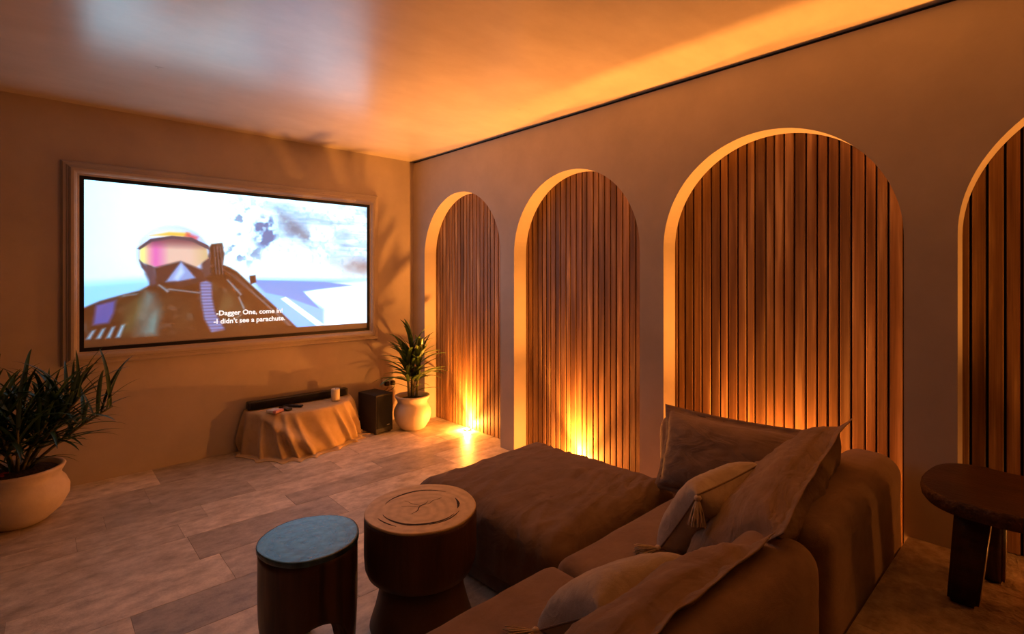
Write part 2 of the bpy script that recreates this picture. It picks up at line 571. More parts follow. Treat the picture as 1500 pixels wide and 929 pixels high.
# ------------------------------------------------------------------ uplights in the niches
lamp_labels = [
    'glowing floor uplight by the slats beside the white potted plant',
    'glowing floor uplight by the slats hidden behind the ottoman',
    'glowing floor uplight by the slats hidden behind the sofa',
    'glowing floor uplight by the slats beyond the dark three-legged stool']
ring_me = None
for k, (a, b_) in enumerate(ARCHES):
    z0 = PLAT_Z if k == 3 else 0.0
    t = thing('floor_uplight', lamp_labels[k], 'lamp', (3.068, (a + b_) / 2, z0), 0, 'floor uplights in the arches')
    if ring_me is None:
        v, f = lathe([(0.0, 0.0), (0.036, 0.0), (0.036, 0.008), (0.030, 0.011), (0.026, 0.011), (0.026, 0.006), (0, 0.006)], 32)
        ring_me = mesh('housing', v, f, True)
        v, f = lathe([(0, 0.0062), (0.0255, 0.0062), (0.0255, 0.0085), (0.014, 0.0105), (0, 0.011)], 24)
        lens_me = mesh('lens', v, f, True)
        L = bpy.data.lights.new('uplight_glow', 'POINT')
        L.color = LAMP_COL
        L.energy = LAMP_POWER
        L.shadow_soft_size = 0.02
        LB = bpy.data.lights.new('uplight_beam', 'SPOT')
        LB.color = LAMP_COL
        LB.energy = BEAM_POWER
        LB.spot_size = math.radians(84)
        LB.spot_blend = 1.0
        LB.shadow_soft_size = 0.02
    link('housing', ring_me, M['steel'], t)
    link('lens', lens_me, M['lens'], t)
    if k == 3:                                   # the lamp past the stool burns dimmer
        L, LB = L.copy(), LB.copy()
        L.energy *= 0.14
        LB.energy *= 0.55
    lo = bpy.data.objects.new('uplight_glow', L)
    COL.objects.link(lo)
    lo.parent = t
    lo.location = (0, 0, 0.045)
    lo = bpy.data.objects.new('uplight_beam', LB)
    COL.objects.link(lo)
    lo.parent = t
    lo.location = (0, 0, 0.03)
    lo.rotation_euler = (math.pi, 0, 0)

# ------------------------------------------------------------------ moulded frame round the screen
SX0, SX1, SZ0, SZ1 = 0.222, 2.452, 0.947, 2.202
prof = [(0.000, -0.018), (0.0, -0.026), (0.012, -0.030), (0.018, -0.040), (0.030, -0.046), (0.046, -0.046),
        (0.054, -0.040), (0.060, -0.030), (0.066, -0.030), (0.072, -0.024), (0.088, -0.022), (0.094, -0.014), (0.100, 0.0)]
bm = bmesh.new()
rings = []
for (o, d) in prof:
    s = o
    rings.append([bm.verts.new((x, YB + d, z)) for (x, z) in
                  ((SX0 - s, SZ0 - s), (SX1 + s, SZ0 - s), (SX1 + s, SZ1 + s), (SX0 - s, SZ1 + s))])
for A, B in zip(rings[:-1], rings[1:]):
    for i in range(4):
        j = (i + 1) % 4
        bm.faces.new((A[i], A[j], B[j], B[i]))
for i in range(4):
    j = (i + 1) % 4
    pass
struct(link('trim_2', bm_mesh('trim_2', bm), M['wall']))


# picture: an invented flight scene, a plain stand-in of like colours
def picture():
    W, H = 420, 236
    u, v = np.meshgrid((np.arange(W) + .5) / W, (np.arange(H) + .5) / H)
    img = np.zeros((H, W, 3))

    def fbm(sx, sy, seed, oct=4):
        g = np.random.default_rng(seed)
        out = np.zeros((H, W))
        amp = 1.0
        tot = 0
        for o in range(oct):
            nx, ny = max(2, int(sx * 2 ** o)), max(2, int(sy * 2 ** o))
            r = g.random((ny + 2, nx + 2))
            fx, fy = u * nx, v * ny
            ix, iy = np.clip(fx.astype(int), 0, nx), np.clip(fy.astype(int), 0, ny)
            tx, ty = fx - ix, fy - iy
            tx, ty = tx * tx * (3 - 2 * tx), ty * ty * (3 - 2 * ty)
            out += amp * ((r[iy, ix] * (1 - tx) + r[iy, ix + 1] * tx) * (1 - ty) +
                          (r[iy + 1, ix] * (1 - tx) + r[iy + 1, ix + 1] * tx) * ty)
            tot += amp
            amp *= .55
        return out / tot

    def poly(pts, soft=0.004):
        """soft mask of a polygon by even-odd with a distance falloff"""
        pts = np.array(pts)
        ins = np.zeros((H, W), bool)
        dist = np.full((H, W), 9.0)
        asp = 16 / 9
        for (x1, y1), (x2, y2) in zip(pts, np.roll(pts, -1, 0)):
            if abs(y2 - y1) > 1e-9:
                c = ((y1 > v) != (y2 > v)) & (u < (x2 - x1) * (v - y1) / (y2 - y1) + x1)
                ins ^= c
            ax, ay, bx, by = x1 * asp, y1, x2 * asp, y2
            dx, dy = bx - ax, by - ay
            t = np.clip(((u * asp - ax) * dx + (v - ay) * dy) / (dx * dx + dy * dy + 1e-12), 0, 1)
            dist = np.minimum(dist, np.hypot(u * asp - ax - t * dx, v - ay - t * dy))
        sd = np.where(ins, dist, -dist)
        return np.clip(sd / soft * .5 + .5, 0, 1)

    def ell(cx, cy, rx, ry, soft=0.12):
        d = np.sqrt(((u - cx) / rx) ** 2 + ((v - cy) / ry) ** 2)
        return np.clip((1 - d) / soft + .5, 0, 1)

    def put(mask, col):
        nonlocal img
        col = np.array(col) / 255.0
        img = img * (1 - mask[..., None]) + col * mask[..., None]

    n1, n2, n3 = fbm(4, 3, 1), fbm(14, 9, 2), fbm(30, 18, 3, 3)
    img[:] = np.array((226, 248, 253)) / 255
    put(np.clip((0.18 - u) / .18, 0, 1) * .7, (196, 240, 252))
    put(np.clip((v - .42) / .25, 0, 1) * .45, (196, 228, 244))
    # haze band and sea at the left
    put(poly([(-.1, .63), (.2, .585), (.2, .9), (-.1, .9)], .03) * .8, (120, 180, 222))
    # snowy hillside: streaks sweeping down to the right
    st = fbm(5, 26, 4)
    hill = poly([(.44, -.05), (1.1, -.05), (1.1, .60), (.86, .56), (.66, .40), (.50, .44)], .08)
    put(hill * np.clip((n2 - .46) * 3.0, 0, 1) * .55, (176, 206, 226))
    q = fbm(9, 9, 5)
    band = poly([(.56, .05), (1.1, -.02), (1.1, .50), (.93, .50), (.78, .38), (.63, .26)], .06)
    put(band * np.clip((q - .40) * 3.0, 0, 1) * .75, (136, 170, 198))
    put(band * np.clip((st - .50) * 4.0, 0, 1) * .45, (92, 130, 160))
    put(hill * np.clip((fbm(60, 34, 9, 2) - .60) * 7, 0, 1) * .35, (120, 158, 186))
    put(poly([(.60, .08), (.70, .18), (.82, .36), (.74, .34), (.64, .24)], .04) * np.clip((n2 - .36) * 4, 0, 1) * .7, (78, 96, 110))
    put(ell(.56, .25, .045, .12, .5) * np.clip((n3 - .36) * 6, 0, 1), (66, 112, 150))
    put(poly([(.40, .1), (.54, .05), (.56, .45), (.42, .52)], .06) * np.clip((n3 - .60) * 9, 0, 1) * .8, (92, 128, 156))
    put(poly([(.80, .44), (1.1, .44), (1.1, .66), (.90, .56)], .05) * np.clip((n1 - .3) * 3, 0, 1) * .8, (120, 110, 108))
    # sea, wing and a white panel
    put(poly([(.50, .59), (1.1, .60), (1.1, 1), (.66, 1)], .02), (122, 176, 224))
    put(poly([(.70, .70), (.84, .63), (1.1, .60), (1.1, 1), (.80, 1), (.80, .83)], .015), (226, 238, 246))
    put(poly([(.79, .62), (1.1, .57), (1.1, .78), (.9, .72)], .05) * np.clip((n2 - .4) * 3, 0, 1) * .6, (186, 206, 220))
    put(poly([(.515, .60), (.80, .616), (.93, .646), (.71, .686), (.78, .822), (.64, .726), (.56, .69)], .006), (96, 142, 190))
    put(poly([(.62, .74), (.64, .726), (.80, .95), (.77, .96)], .004), (232, 242, 250))
    # dark cockpit mass with a pilot's suit, straps and a ribbed hose
    body = poly([(-.02, .78), (.04, .725), (.10, .69), (.15, .665), (.178, .63), (.185, .52), (.30, .44), (.355, .40), (.37, .355), (.405, .345),
                 (.412, .42), (.408, .494), (.43, .51), (.457, .541), (.50, .62), (.60, .80), (.70, .99), (.70, 1.05), (-.02, 1.05)], .008)
    put(body, (28, 18, 12))
    put(body * np.clip((n2 - .50) * 4, 0, 1) * .4, (64, 56, 40))
    put(body * np.clip((n3 - .60) * 6, 0, 1) * .5, (96, 92, 86))
    put(poly([(.502, .57), (.524, .565), (.526, .615), (.506, .63)], .006), (34, 28, 26))
    for k in range(3):
        o = k * .022
        put(poly([(.405 + o, .52 + o), (.410 + o, .515 + o), (.67 - o * .3, .94), (.66 - o * .3, .945)], .005) * .45, (104, 104, 106))
    for k in range(3):
        put(poly([(.376 + k * .011, .37), (.380 + k * .011, .37), (.388 + k * .011, .56), (.384 + k * .011, .56)], .004) * .7, (92, 104, 116))
    fol = .55 + .45 * np.sin(u * 70 + v * 26 + 6 * n1)
    put(poly([(.03, .745), (.085, .718), (.078, .80), (.064, .86), (.022, .868)], .012), (60, 80, 140))
    put(poly([(.09, .735), (.16, .668), (.165, .78), (.13, .93), (.10, .93)], .03) * (.45 + .45 * fol), (62, 74, 48))
    put(poly([(.165, .665), (.20, .685), (.212, .80), (.20, .955), (.135, .95), (.15, .80)], .03) * (.55 + .4 * fol), (86, 124, 120))
    put(poly([(.37, .62), (.43, .68), (.49, .79), (.45, .88), (.39, .84)], .04) * (.3 + .5 * fol), (80, 78, 52))
    put(poly([(.21, .70), (.30, .68), (.31, .9), (.23, .94)], .05) * .5 * fol, (70, 58, 38))
    for (x0, y0, x1, y1) in ((.10, .70, .14, .68), (.42, .60, .47, .70), (.46, .72, .48, .80), (.44, .88, .47, .84), (.23, .66, .33, .68), (.20, .63, .23, .67)):
        put(poly([(x0, y0), (x0 + .006, y0 - .008), (x1 + .006, y1), (x1, y1 + .01)], .006) * .7, (150, 160, 170))
    hose = poly([(.331, .615), (.352, .60), (.370, .62), (.372, .72), (.382, .82), (.415, .94), (.37, .955), (.345, .86), (.336, .74)], .010)
    put(hose, (78, 90, 126))
    put(hose * (.5 + .5 * np.sin(v * 300)) * .55, (150, 160, 196))
    # pale streaks in the lower left corner
    for k in range(4):
        o = k * .026
        put(poly([(.004 + o, .95), (.02 + o, .90 - k * .008), (.03 + o, .895 - k * .008), (.016 + o, .95)], .008) * .8, (150, 184, 206))
    # rounded helmet with a closed mirror visor
    put(ell(.252, .43, .112, .19, .10) * np.clip((.60 - v) / .06, 0, 1), (176, 186, 212))
    put(poly([(.165, .48), (.19, .50), (.20, .62), (.185, .64), (.165, .56)], .012), (52, 60, 74))
    put(poly([(.335, .46), (.365, .42), (.37, .56), (.34, .60)], .012), (58, 56, 60))
    put(ell(.230, .335, .07, .08, .9) * .6, (238, 240, 248))
    put(poly([(.178, .315), (.235, .285), (.300, .285), (.298, .315), (.235, .312)], .01) * .95, (224, 168, 66))
    put(poly([(.290, .285), (.325, .31), (.32, .335), (.285, .31)], .012) * .9, (196, 74, 84))
    vis = poly([(.150, .385), (.182, .345), (.244, .325), (.302, .33), (.352, .37), (.358, .45), (.318, .515), (.262, .53),
                (.198, .515), (.150, .48)], .008)
    put(vis, (206, 168, 150))
    put(vis * np.clip(1 - np.abs(u - .16) / .045, 0, 1), (222, 224, 128))
    put(vis * np.clip(1 - np.abs(u - .195) / .04, 0, 1) * .9, (206, 92, 160))
    put(vis * np.clip((u - .30) / .06, 0, 1) * .9, (190, 160, 112))
    put(vis * np.clip((.40 - v) / .06, 0, 1) * .75, (92, 44, 60))
    rim = poly([(.142, .40), (.18, .335), (.244, .31), (.304, .315), (.360, .365), (.364, .395), (.302, .338), (.244, .330),
                (.184, .353), (.150, .405)], .004)
    put(rim, (58, 62, 78))
    # breathing mask
    put(poly([(.19, .52), (.27, .475), (.34, .53), (.345, .60), (.27, .65), (.20, .61)], .01), (40, 36, 40))
    put(poly([(.272, .475), (.296, .53), (.318, .585), (.27, .605), (.225, .61), (.245, .55)], .008), (126, 146, 182))
    put(poly([(.272, .50), (.282, .545), (.262, .60), (.25, .59)], .012) * .8, (182, 196, 218))
    put(poly([(.148, .47), (.168, .51), (.175, .56), (.155, .52)], .006), (50, 62, 76))
    # dark bar along the foot of the frame
    put(np.clip((v - .955) / .006, 0, 1), (26, 18, 14))
    lin = np.where(img <= .04045, img / 12.92, ((img + .055) / 1.055) ** 2.4)
    return lin ** 1.22 * np.array((0.64, 0.85, 1.0))


PIC = picture()
H_, W_ = PIC.shape[:2]
bz = 0.026
px0, px1, pz0, pz1 = SX0 + bz, SX1 - bz, SZ0 + bz, SZ1 - bz
screen = thing('projection_screen', 'large wall screen showing a flight scene with white subtitles', 'screen',
               ((SX0 + SX1) / 2, YB - 0.004, SZ0))
scx = (SX0 + SX1) / 2
xs = np.linspace(px0, px1, W_ + 1) - scx
zs = np.linspace(pz1, pz0, H_ + 1) - SZ0
gx, gz = np.meshgrid(xs, zs)
verts = np.stack([gx.ravel(), np.full(gx.size, -0.012), gz.ravel()], 1)
ii, jj = np.meshgrid(np.arange(W_), np.arange(H_))
a0 = (jj * (W_ + 1) + ii).ravel()
faces = np.stack([a0, a0 + W_ + 1, a0 + W_ + 2, a0 + 1], 1)
me = bpy.data.meshes.new('picture')
me.from_pydata(verts.tolist(), [], faces.tolist())
me.update()
ca = me.color_attributes.new('picture_colour', 'FLOAT_COLOR', 'CORNER')
cc = np.repeat(PIC.reshape(-1, 3), 4, axis=0)
cc = np.concatenate([cc, np.ones((len(cc), 1))], 1).astype(np.float32)
ca.data.foreach_set('color', cc.ravel())
ma, nt, b = nt_mat('lit_screen_picture')
at_ = N(nt, 'ShaderNodeVertexColor', layer_name='picture_colour')
nt.links.new(at_.outputs['Color'], b.inputs['Emission Color'])
b.inputs['Emission Strength'].default_value = SCREEN_STRENGTH
b.inputs['Base Color'].default_value = (0.42, 0.38, 0.33, 1)
b.inputs['Roughness'].default_value = 0.7
pic = link('picture', me, ma, screen)
# bezel: four bars in one frame
bm = bmesh.new()
hw, hh = (SX1 - SX0) / 2, SZ1 - SZ0
for (x0, x1, z0, z1) in ((-hw, hw, 0, bz), (-hw, hw, hh - bz, hh), (-hw, -hw + bz, bz, hh - bz), (hw - bz, hw, bz, hh - bz)):
    v, f = box_data(x0, x1, -0.02, 0.0, z0, z1)
    vs = [bm.verts.new(p) for p in v]
    for q in f:
        bm.faces.new([vs[i] for i in q])
link('bezel', bm_mesh('bezel', bm), M['bezel'], screen)
box('screen_backing', -hw + bz, hw - bz, -0.010, 0.0, bz, hh - bz, M['bezel'], screen)


def text_mesh(body, size):
    cu = bpy.data.curves.new('t', 'FONT')
    cu.body = body
    cu.size = size
    cu.align_x = 'CENTER'
    cu.offset = 0.0012
    cu.resolution_u = 3
    o = bpy.data.objects.new('t', cu)
    COL.objects.link(o)
    dg = bpy.context.evaluated_depsgraph_get()
    me = bpy.data.meshes.new_from_object(o.evaluated_get(dg))
    bpy.data.objects.remove(o)
    return me


pw, ph = px1 - px0, pz1 - pz0
for body, uc, vc in (("-Dagger One, come in!", 0.507, 0.842), ("-I didn't see a parachute.", 0.507, 0.898)):
    me = text_mesh(body, 0.070)
    wdt = me.vertices and (max(v.co.x for v in me.vertices) - min(v.co.x for v in me.vertices))
    tw = {0.842: 0.242, 0.898: 0.26}[vc] * pw
    s = tw / wdt
    o = link('subtitle', me, M['subtitle'], screen, (px0 + uc * pw - scx, -0.0135, pz1 - vc * ph - SZ0), (math.radians(90), 0, 0))
    o.scale = (s, s, s)
    o['kind'] = 'stuff'

# ------------------------------------------------------------------ sofa
def wrinkle(p, s=1.0, k=7.0, stretch=(1, 1, 1), seed=0.0):
    q = Vector((p.x * stretch[0] * k + seed, p.y * stretch[1] * k - seed, p.z * stretch[2] * k + 2 * seed))
    return s * (noise.noise(q) + 0.5 * noise.noise(q * 2.1) + 0.25 * noise.noise(q * 4.3))


def cushion_block(name, x0, x1, y0, y1, z0, z1, r, mat, parent, crown=0.02, wr=0.004, k=7.0, stretch=(1, 1, 1), seed=0.0,
                  n=26, sag=None, pinch=0.0, crease=0.0):
    sx, sy, sz = x1 - x0, y1 - y0, z1 - z0
    bm = rounded_box_bm(sx, sy, sz, r, n)
    bm.normal_update()
    for v in bm.verts:
        a, b_ = v.co.x / (sx / 2), v.co.y / (sy / 2)
        fac = max(0, 1 - a * a) * max(0, 1 - b_ * b_)
        if v.co.z > 0:
            v.co.z += crown * fac
        if pinch:
            cr = abs(a) ** 4 * abs(b_) ** 4
            v.co.x *= 1 + pinch * cr
            v.co.y *= 1 + pinch * cr
        v.co += v.normal * wrinkle(v.co, wr, k, stretch, seed)
        if crease:
            c_ = v.co
            q1 = 1 - abs(noise.noise(Vector((c_.x * 3 + c_.y * 2, c_.y * 13 - c_.x * 4, c_.z * 6 + seed)))) * 4
            # gathers run down the sides
            q2 = noise.noise(Vector((c_.x * 22 + seed, c_.y * 22, c_.z * 3)))
            side = min(1.0, max(0.0, (sz * 0.36 - c_.z) / (sz * 0.4)))
            v.co += v.normal * (crease * 0.8 * max(0, q1) * (1 - side) + crease * 0.9 * q2 * side)
        if sag:
            v.co.z += sag(v.co, a, b_)
        v.co.z = max(v.co.z, -sz / 2)
    o = link(name, bm_mesh(name, bm, True), mat, parent, ((x0 + x1) / 2, (y0 + y1) / 2, (z0 + z1) / 2))
    return o


sofa = thing('sectional_sofa', 'low brown linen sectional sofa with backrests on two sides', 'sofa')
# plinths under the seats
cushion_block('base', 0.32, 1.495, 0.77, 1.37, 0.0, 0.19, 0.03, M['linen'], sofa, 0, 0.002, n=8)
cushion_block('base', 1.505, 2.655, 0.78, 1.38, 0.0, 0.19, 0.03, M['linen'], sofa, 0, 0.002, n=8)
cushion_block('seat_cushion', 0.30, 1.497, 0.77, 1.40, 0.185, 0.375, 0.065, M['linen_seat'], sofa, 0.018, 0.004, 5, seed=1.3)
cushion_block('seat_cushion', 1.503, 2.66, 0.77, 1.41, 0.185, 0.365, 0.065, M['linen_seat'], sofa, 0.016, 0.004, 5, seed=4.1)
cushion_block('backrest', 0.30, 1.84, 0.53, 0.775, 0.0, 0.645, 0.085, M['linen_seat'], sofa, 0.012, 0.006, 5, seed=2.7)
cushion_block('backrest', 1.86, 2.93, 0.53, 0.775, 0.0, 0.665, 0.085, M['linen_seat'], sofa, 0.012, 0.006, 5, seed=6.2)
cushion_block('backrest', 2.655, 2.955, 0.78, 1.66, 0.0, 0.675, 0.085, M['linen_seat'], sofa, 0.008, 0.005, 5, seed=8.8)

ott = thing('ottoman', 'large square brown linen ottoman with a soft overhanging cushion', 'ottoman', (2.02, 1.945, 0), math.radians(2))
cushion_block('base', -0.46, 0.46, -0.47, 0.46, 0.0, 0.20, 0.04, M['linen'], ott, 0, 0.004, n=10)
cushion_block('cushion', -0.50, 0.50, -0.505, 0.51, 0.07, 0.385, 0.095, M['linen'], ott, 0.035, 0.007, 4.0,
              stretch=(0.8, 1.5, 1.6), seed=3.3, n=64, pinch=0.045, crease=0.010)


def basis(wx, up_, loc):
    """matrix with local x = width, local z = height, local y = away from the front face"""
    x = Vector(wx).normalized()
    z = Vector(up_).normalized()
    y = z.cross(x).normalized()
    z = x.cross(y).normalized()
    m_ = Matrix((x, y, z)).transposed().to_4x4()
    m_.translation = Vector(loc)
    return m_


def pillow_mesh(name, w, h, t, flange=0.0, wr=0.006, seed=0.0, n=40, k=6.0, pinch=0.07, expo=0.42):
    """pillow in local x (width) and z (height), thickness in y; origin at its bottom middle"""
    verts, faces = [], []
    fl = flange
    for side in (1, -1):
        for j in range(n + 1):
            for i in range(n + 1):
                a, b_ = -1 + 2 * i / n, -1 + 2 * j / n
                wi, hi = w / 2, h / 2
                # inner stuffed part and flat border
                ua = min(1.0, abs(a) / (1 - 2 * fl / w)) if fl else abs(a)
                ub = min(1.0, abs(b_) / (1 - 2 * fl / h)) if fl else abs(b_)
                th = t / 2 * (max(0.0, 1 - ua ** 3.2) * max(0.0, 1 - ub ** 3.2)) ** expo
                x = wi * a * (1 - pinch * (1 - b_ * b_))
                z = hi * b_ * (1 - pinch * (1 - a * a))
                p = Vector((x, 0, z))
                edge = max(0.0, 1 - max(abs(a), abs(b_)) ** 8)
                q = Vector((x * k + seed, z * k * 1.4 - seed, seed * 1.7))
                cre = 1 - abs(noise.noise(Vector((x * 7 + z * 5 + seed, z * 15 - x * 6, seed * 3)))) * 3.2
                wv = wr * (noise.noise(q) + 0.6 * noise.noise(q * 2.3) + 0.3 * noise.noise(q * 5) + 0.45 * max(0, cre)) * edge
                rip = 0.0
                if fl:
                    ed = max(0, max(ua, ub) - 0.82) / 0.18
                    rip = 0.010 * ed * (noise.noise(Vector((x * 9 + seed, z * 9, seed))))
                # gathered puckers along the seam
                pk = 0.004 * math.sin((a if ub > ua else b_) * 26 + 5 * noise.noise(q)) * (max(ua, ub) ** 6) * edge
                verts.append((x, side * (th + wv * 0.9 + pk + (0.0015 if fl else 0.0004)) + rip, z + hi))
    m2 = (n + 1) * (n + 1)
    for s in (0, 1):
        for j in range(n):
            for i in range(n):
                a0 = s * m2 + j * (n + 1) + i
                f = (a0, a0 + 1, a0 + n + 2, a0 + n + 1)
                faces.append(f[::-1] if s == 0 else f)
    # close the rim
    rim = [j * (n + 1) for j in range(n + 1)]
    border = [i for i in range(n + 1)] + [j * (n + 1) + n for j in range(1, n + 1)] + \
             [n * (n + 1) + i for i in range(n - 1, -1, -1)] + [j * (n + 1) for j in range(n - 1, 0, -1)]
    for q in range(len(border)):
        b0, b1 = border[q], border[(q + 1) % len(border)]
        faces.append((b0, b1, b1 + m2, b0 + m2))
    bm = bmesh.new()
    vs = [bm.verts.new(v) for v in verts]
    for f in faces:
        bm.faces.new([vs[i] for i in f])
    return bm_mesh(name, bm, True)


def pillow(name, label, cat, w, h, t, wx, up_, loc, mat, flange=0.0, seed=0.0, group=None, **kw):
    e = bpy.data.objects.new(name, pillow_mesh(name, w, h, t, flange, seed=seed, **kw))
    COL.objects.link(e)
    e.data.materials.append(mat)
    e.matrix_world = basis(wx, up_, loc)
    tag(e, label, cat, group)
    return e


G = 'brown linen back pillows on the sofa'
P1 = pillow('back_pillow', 'brown linen pillow leaning on the side backrest next to the slat wall', 'pillow',
            0.78, 0.44, 0.22, (0, -1, 0.02), (0.28, 0.04, 0.88), (2.40, 1.12, 0.375), M['linen_pillow'], 0.03, 1.1, G)
P2 = pillow('back_pillow', 'brown linen flanged pillow behind the upper tasselled cushion, corner pointing up', 'pillow',
            0.94, 0.60, 0.22, (1, 0.06, 0.18), (0, -0.66, 0.70), (2.17, 1.04, 0.365), M['linen_pillow'], 0.045, 2.6, G, wr=0.017)
P3 = pillow('back_pillow', 'brown linen flanged pillow behind the lower tasselled cushion, at the open sofa end', 'pillow',
            0.95, 0.48, 0.17, (1, 0.0, -0.01), (0, -0.66, 0.64), (1.19, 0.965, 0.365), M['linen_pillow'], 0.05, 5.2, G, wr=0.017)

tassel_n = 0


def tassel(parent, loc_w, dir_w, length=0.092):
    """cotton tassel: knotted head and a skirt of strands, as a part of its cushion"""
    inv = parent.matrix_world.inverted()
    d = Vector(dir_w).normalized()
    p0 = Vector(loc_w)
    up0 = Vector((0, 0, 1)) if abs(d.z) < 0.9 else Vector((1, 0, 0))
    a = d.cross(up0).normalized()
    b_ = d.cross(a).normalized()
    V, F = [], []

    def addm(v, f):
        o = len(V)
        V.extend(v)
        F.extend([tuple(i + o for i in q) for q in f])
    prof = [(0.0, 0.0), (0.010, 0.002), (0.014, 0.010), (0.011, 0.018), (0.008, 0.021), (0.0, 0.022)]
    v, f = lathe(prof, 12)
    addm([p0 + a * x + b_ * y + d * z for x, y, z in v], f)
    tr2 = random.Random(int(abs(loc_w[0] * 1000)))
    for k in range(54):
        an = tr2.uniform(0, 6.283)
        sp = math.sqrt(tr2.random())
        pts = []
        for s in (0, .35, .7, 1.0):
            rr = (0.006 + 0.028 * sp * (s ** 0.8))
            pts.append(p0 + d * (0.018 + length * s * tr2.uniform(.93, 1.03)) + (a * math.cos(an) + b_ * math.sin(an)) * rr)
        addm(*tube(pts, 0.002, 4))
    o = link('tassel', mesh('tassel', V, F, True), M['tassel'], parent)
    o.matrix_parent_inverse = inv
    return o


def piping(parent, w, h, pinch=0.07):
    pts = []
    n = 24
    for (i0, j0, i1, j1) in ((-1, -1, 1, -1), (1, -1, 1, 1), (1, 1, -1, 1), (-1, 1, -1, -1)):
        for s in range(n):
            a, b_ = i0 + (i1 - i0) * s / n, j0 + (j1 - j0) * s / n
            pts.append((w / 2 * a * (1 - pinch * (1 - b_ * b_)), 0, h / 2 * b_ * (1 - pinch * (1 - a * a)) + h / 2))
    pts.append(pts[0])
    v, f = tube(pts, 0.0035, 6)
    return link('seam', mesh('seam', v, f, True), M['linen'], parent)


G2 = 'beige tasselled cushions on the sofa'
T1 = pillow('tassel_cushion', 'beige canvas cushion with cream tassels against the corner sofa pillow', 'cushion',
            0.44, 0.36, 0.20, (1, -0.12, 0.05), (0, -0.50, 0.76), (2.08, 1.125, 0.375), M['canvas'], 0.0, 3.9, G2, wr=0.006)
T2 = pillow('tassel_cushion', 'beige canvas cushion with cream tassels at the open end of the sofa', 'cushion',
            0.44, 0.36, 0.20, (1, -0.18, -0.02), (0, -0.66, 0.47), (1.36, 1.10, 0.37), M['canvas'], 0.0, 7.7, G2, wr=0.006)
bpy.context.view_layer.update()
for T in (T1, T2):
    piping(T, 0.44, 0.36)
    mw = T.matrix_world
    tassel(T, mw @ Vector((-0.215, 0.0, 0.355)), (-0.25, -0.1, -1))
    tassel(T, mw @ Vector((-0.218, 0.0, 0.02)), (-1, 0.35, 0.03))

# ------------------------------------------------------------------ log stool with a dark polished top
def leg_stool():
    t = thing('log_stool', 'carved dark log stool with a shiny round top, blue reflection painted in', 'stool', (0.797, 2.055, 0))
    t.scale = (0.95, 0.95, 1.0)
    Hs, R0 = 0.45, 0.198
    n, rows = 96, 14

    def zb(a):
        c = abs(math.cos(1.5 * (a - 0.35)))         # three legs
        return 0.20 * max(0.0, 1 - (1 - c) ** 1 / 0.62) ** 0.5 if (1 - c) < 0.62 else 0.0

    def rad(a, z):
        s = z / Hs
        return R0 * (0.93 + 0.07 * s) * (1 + 0.012 * math.sin(3 * a + 1) + 0.010 * math.sin(5 * a)) * (1 + 0.02 * math.sin(4 * s))
    verts, faces = [], []
    outer, inner = [], []
    for j in range(rows + 1):
        ro, ri = [], []
        for i in range(n):
            a = 2 * math.pi * i / n
            z = zb(a) + (Hs - 0.022 - zb(a)) * j / rows
            r = rad(a, z)
            ro.append(len(verts)); verts.append((r * math.cos(a), r * math.sin(a), z))
        outer.append(ro)
    for j in range(7):
        ri = []
        for i in range(n):
            a = 2 * math.pi * i / n
            z = zb(a) + (0.235 - zb(a)) * j / 6
            r = 0.118 * (1 - 0.25 * (j / 6) ** 2)
            ri.append(len(verts)); verts.append((r * math.cos(a), r * math.sin(a), z))
        inner.append(ri)
    for i in range(n):
        k = (i + 1) % n
        for A, B in zip(outer[:-1], outer[1:]):
            faces.append((A[i], A[k], B[k], B[i]))
        for A, B in zip(inner[:-1], inner[1:]):
            faces.append((A[k], A[i], B[i], B[k]))
        faces.append((inner[0][i], inner[0][k], outer[0][k], outer[0][i]))
    faces.append(tuple(inner[-1]))
    faces.append(tuple(outer[-1]))
    link('body', mesh('body', verts, faces, True), M['stool_dark'], t)
    rw = lambda a, z: 1 + 0.012 * math.sin(3 * a + 1) + 0.010 * math.sin(5 * a)
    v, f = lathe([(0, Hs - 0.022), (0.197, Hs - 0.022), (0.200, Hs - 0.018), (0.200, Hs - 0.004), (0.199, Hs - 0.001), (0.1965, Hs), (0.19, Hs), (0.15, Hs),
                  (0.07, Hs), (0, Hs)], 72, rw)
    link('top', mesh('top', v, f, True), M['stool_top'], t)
    return t


leg_stool()

# ------------------------------------------------------------------ drum shaped log table on a flared foot
t = thing('log_table', 'thick round log side table with pale sawn top on flared dark foot', 'side table', (1.225, 1.91, 0))
t.scale = (0.965, 0.965, 1.08)
wob = lambda a, z: 1 + 0.018 * math.sin(2 * a + .6) + 0.012 * math.sin(3 * a) + 0.006 * math.sin(7 * a)
v, f = lathe([(0, 0.20), (0.15, 0.20), (0.205, 0.205), (0.232, 0.222), (0.244, 0.25), (0.248, 0.30), (0.248, 0.43), (0.247, 0.444), (0, 0.444)], 84, wob)
link('body', mesh('body', v, f, True), M['drum_side'], t)
v, f = lathe([(0, 0.444), (0.246, 0.444), (0.247, 0.449), (0.245, 0.4522), (0.243, 0.4530), (0.238, 0.4532), (0.12, 0.4532), (0, 0.4532)], 84, wob)
drum_top = link('top', mesh('top', v, f, True), M['drum_top'], t)
# dark carved ring, broken in places, and the drying cracks


